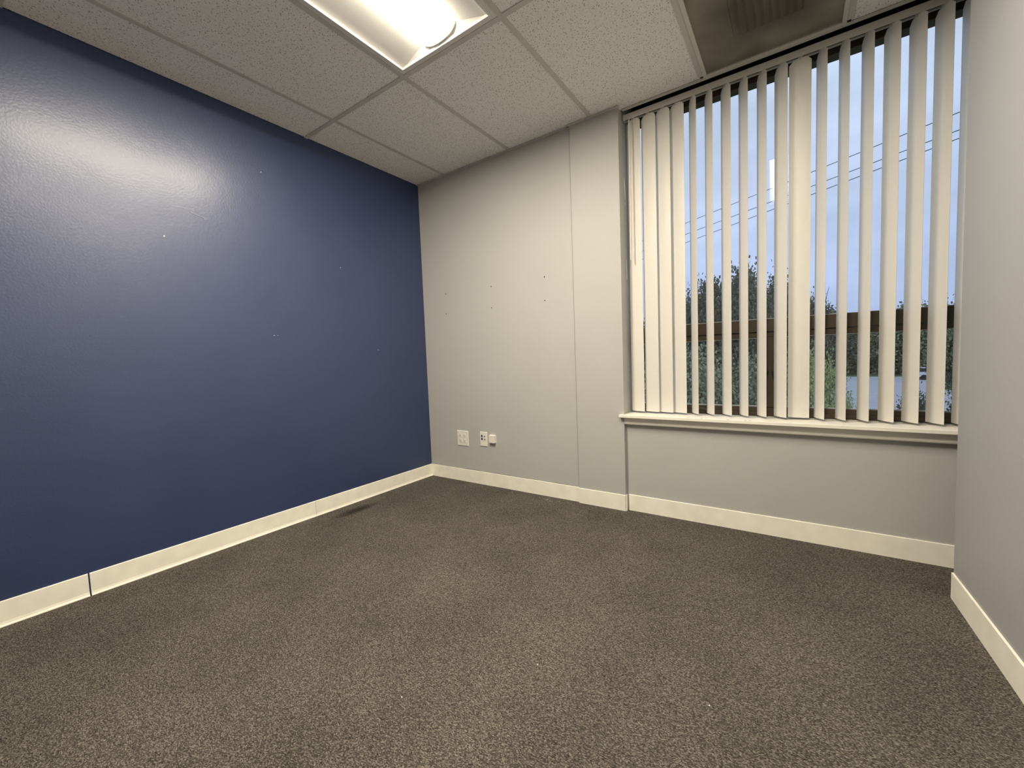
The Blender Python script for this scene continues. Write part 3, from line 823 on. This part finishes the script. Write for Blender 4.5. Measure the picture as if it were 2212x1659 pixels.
def crown_mesh(name, seed, n_leaf, n_clump, mat, leaf=0.16, rx=1.0, rz=1.0, low=0.0):
    """unit-ish crown: leaves scattered in clumps over an ellipsoid; local z 0 = crown bottom"""
    r = random.Random(seed)
    clumps = []
    for _ in range(n_clump):
        u = r.uniform(-1, 1); a = r.uniform(0, 2 * math.pi); rad = r.uniform(.25, 1) ** .5
        s = math.sqrt(1 - u * u)
        taper = 1 - .35 * max(u, 0)
        clumps.append((Vector((rx * rad * s * math.cos(a) * taper, rx * rad * s * math.sin(a) * taper, rz * (1 + rad * u))), r.uniform(.16, .34)))
    verts, faces = [], []
    for i in range(n_leaf):
        c, cr = clumps[r.randrange(n_clump)]
        p = c + Vector((r.gauss(0, 1), r.gauss(0, 1), r.gauss(0, .8))) * cr * .55 * max(rx, .6)
        d = Vector((r.gauss(0, 1), r.gauss(0, 1), r.gauss(0, .7))).normalized()
        e = d.orthogonal().normalized()
        e = Matrix.Rotation(r.uniform(0, 6.28), 3, d) @ e
        L_ = leaf * r.uniform(.6, 1.3); W_ = L_ * r.uniform(.35, .55)
        k = len(verts)
        verts += [p, p + d * L_ * .5 + e * W_, p + d * L_, p + d * L_ * .5 - e * W_]
        faces.append((k, k + 1, k + 2, k + 3))
    me = bpy.data.meshes.new(name); me.from_pydata([tuple(v) for v in verts], [], faces); me.materials.append(mat)
    return me
def trunk_mesh(seed, h, r0, spread):
    r = random.Random(seed)
    bm = bmesh.new()
    tube(bm, [(0, 0, 0), (r.uniform(-.1, .1), r.uniform(-.1, .1), h * .5), (r.uniform(-.15, .15), r.uniform(-.15, .15), h), (0, 0, h * 1.5)], [r0, r0 * .8, r0 * .55, r0 * .15], 8)
    for k in range(6):
        a = 2 * math.pi * k / 6 + r.uniform(-.4, .4); z0 = h * r.uniform(.75, 1.25); L_ = spread * r.uniform(.6, .95)
        tube(bm, [(0, 0, z0), (L_ * .5 * math.cos(a), L_ * .5 * math.sin(a), z0 + L_ * .45), (L_ * math.cos(a), L_ * math.sin(a), z0 + L_ * .8)], [r0 * .4, r0 * .22, r0 * .06], 6)
    me = bpy.data.meshes.new('trunk'); bm.to_mesh(me); bm.free(); me.materials.append(M_BARK)
    return me
CROWNS = [crown_mesh('crown', 11 + i, 26000, 170, M_LEAF[m], lf * .40, 1.0, 1.0) for i, (m, lf) in enumerate(((0, .15), (0, .14), (1, .13), (2, .11)))]
CROWN_FAR = [crown_mesh('crown', 31 + i, 16000, 130, M_LEAF[m], .075, 1.0, 1.0) for i, m in enumerate((1, 0, 1))]
TRUNKS = [trunk_mesh(5 + i, 1.0, .07, .7) for i in range(3)]
def tree(name, label, crown, x, y, top, rad, hgt, rot, group=None, trunk=0, cat='tree'):
    """crown of radius rad and height hgt, its top at z = top; trunk down to the ground"""
    t = tag(empty(name, (x, y, GZ)), label, cat, group)
    c = bpy.data.objects.new('crown', crown); COL.objects.link(c); c.parent = t
    cz = top - hgt - GZ
    c.location = (0, 0, cz); c.scale = (rad, rad, hgt / 2.15); c.rotation_euler = (0, 0, rot)
    k = bpy.data.objects.new('trunk', TRUNKS[trunk % 3]); COL.objects.link(k); k.parent = t
    th = max(cz + hgt * .35, .4)
    k.scale = (rad * 1.0, rad * 1.0, th); k.rotation_euler = (0, 0, rot * 1.7)
    return t
tree('tree', 'dark leafy tree outside at the left edge of the open slats', CROWNS[0], -1.9, 16.5, 3.35, 1.7, 5.2, .3, trunk=0)
tree('tree', 'dark leafy tree outside with a ragged top, left of the tallest one', CROWNS[1], -0.35, 15.5, 4.0, 1.35, 5.6, 1.1, trunk=1)
tree('tree', 'tallest dark tree outside, left of the lower window mullion', CROWNS[0], 1.05, 14.5, 4.0, 1.15, 5.4, 2.2, trunk=2)
tree('tree', 'dark tree outside just above the lower window mullion', CROWNS[1], 2.05, 15.5, 3.85, 1.05, 4.9, 3.1, trunk=0)
tree('tree', 'smaller dark tree outside peeping above the transom, right of the widest slat', CROWNS[1], 3.15, 15.0, 2.75, 0.75, 3.6, 4.0, trunk=1)
tree('tree', 'grey green tree outside at the far right edge of the window', CROWNS[2], 7.1, 16.0, 2.75, 1.0, 3.6, 5.0, trunk=2)
tree('tree', 'pale green leafy shrub tree outside below the transom, right of the mullion', CROWNS[3], 2.95, 11.0, 1.05, 0.85, 4.4, .8, trunk=0)
tree('tree', 'low light green tree outside in front of the pale drive', CROWNS[3], 3.72, 13.0, -0.30, 0.55, 3.0, 1.9, trunk=1)
tree('tree', 'mid green tree outside behind the lower left sash', CROWNS[2], -0.2, 11.5, 1.35, 1.7, 4.6, 2.7, trunk=2)
tree('tree', 'mid green tree outside beside the lower mullion', CROWNS[2], 1.75, 11.8, 1.15, 1.45, 4.5, 3.7, trunk=0)
tree('tree', 'dark low tree outside before the drive, toward the right edge', CROWNS[1], 5.55, 14.0, -0.35, 0.62, 3.0, 4.7, trunk=1)
tree('tree', 'dark low tree outside at the lower right corner of the window', CROWNS[0], 6.75, 14.0, -0.45, 1.05, 3.1, 5.7, trunk=2)
r = random.Random(21)
for k in range(16):
    x = -20 + k * 5.2 + r.uniform(-1, 1); y = 84 + r.uniform(-3, 5)
    tree('tree', 'grey green tree in the distant tree line outside', CROWN_FAR[k % 3], x * 1.0 + 6, y, 6.6 + r.uniform(-1.8, 1.2), 4.6, 10.4, r.uniform(0, 6), 'distant tree line', k)

def wire(label, pa, pb):
    pa, pb = Vector(pa), Vector(pb)
    a, b_ = pa + (pa - pb) * .55, pb + (pb - pa) * .55
    bm = bmesh.new(); tube(bm, [a + (b_ - a) * t for t in [i / 12 for i in range(13)]], .013, 6)
    tag(obj('power_line', bm, M_WIRE), label, 'cable', 'overhead lines')
wire('topmost of three overhead wires crossing the sky outside', (-2.42, 22.1, 8.0), (6.73, 16.3, 8.0))
wire('middle of three overhead wires crossing the sky outside', (-2.42, 22.1, 7.40), (6.73, 16.3, 7.47))
wire('lowest of three overhead wires crossing the sky outside', (-2.42, 22.1, 6.95), (6.73, 16.3, 7.22))

# small white car parked across the drive
def car(x, y, rot):
    t = tag(empty('car', (x, y, GZ + .04)), 'small white car parked far outside, seen between the right slats', 'car')
    Mw = plain('car_white', (0.75, 0.76, 0.78), 0.3); Mg = plain('car_glass', (0.03, 0.035, 0.04), 0.1); Mt = plain('car_tyre', (0.02, 0.02, 0.02), 0.8)
    bm = bmesh.new(); prism(bm, [(-2.1, -.85, .35), (2.1, -.85, .35), (2.15, -.85, .75), (1.2, -.85, .95), (-1.9, -.85, .98), (-2.15, -.85, .8)], (0, 1.7, 0)); obj('body', bm, Mw, t)
    bm = bmesh.new(); prism(bm, [(-1.7, -.74, .97), (1.0, -.74, .95), (.35, -.74, 1.42), (-1.2, -.74, 1.45)], (0, 1.48, 0)); obj('cabin', bm, Mg, t)
    bm = bmesh.new(); prism(bm, [(-1.25, -.75, 1.43), (.4, -.75, 1.41), (.3, -.75, 1.47), (-1.15, -.75, 1.50)], (0, 1.5, 0)); obj('roof', bm, Mw, t)
    for wx in (-1.35, 1.35):
        for wy in (-.80, .80):
            bm = bmesh.new(); tube(bm, [(wx, wy - .1, .32), (wx, wy + .1, .32)], .32, 14); obj('wheel', bm, Mt, t)
    t.rotation_euler = (0, 0, rot)
car(16.9, 68.5, .15)
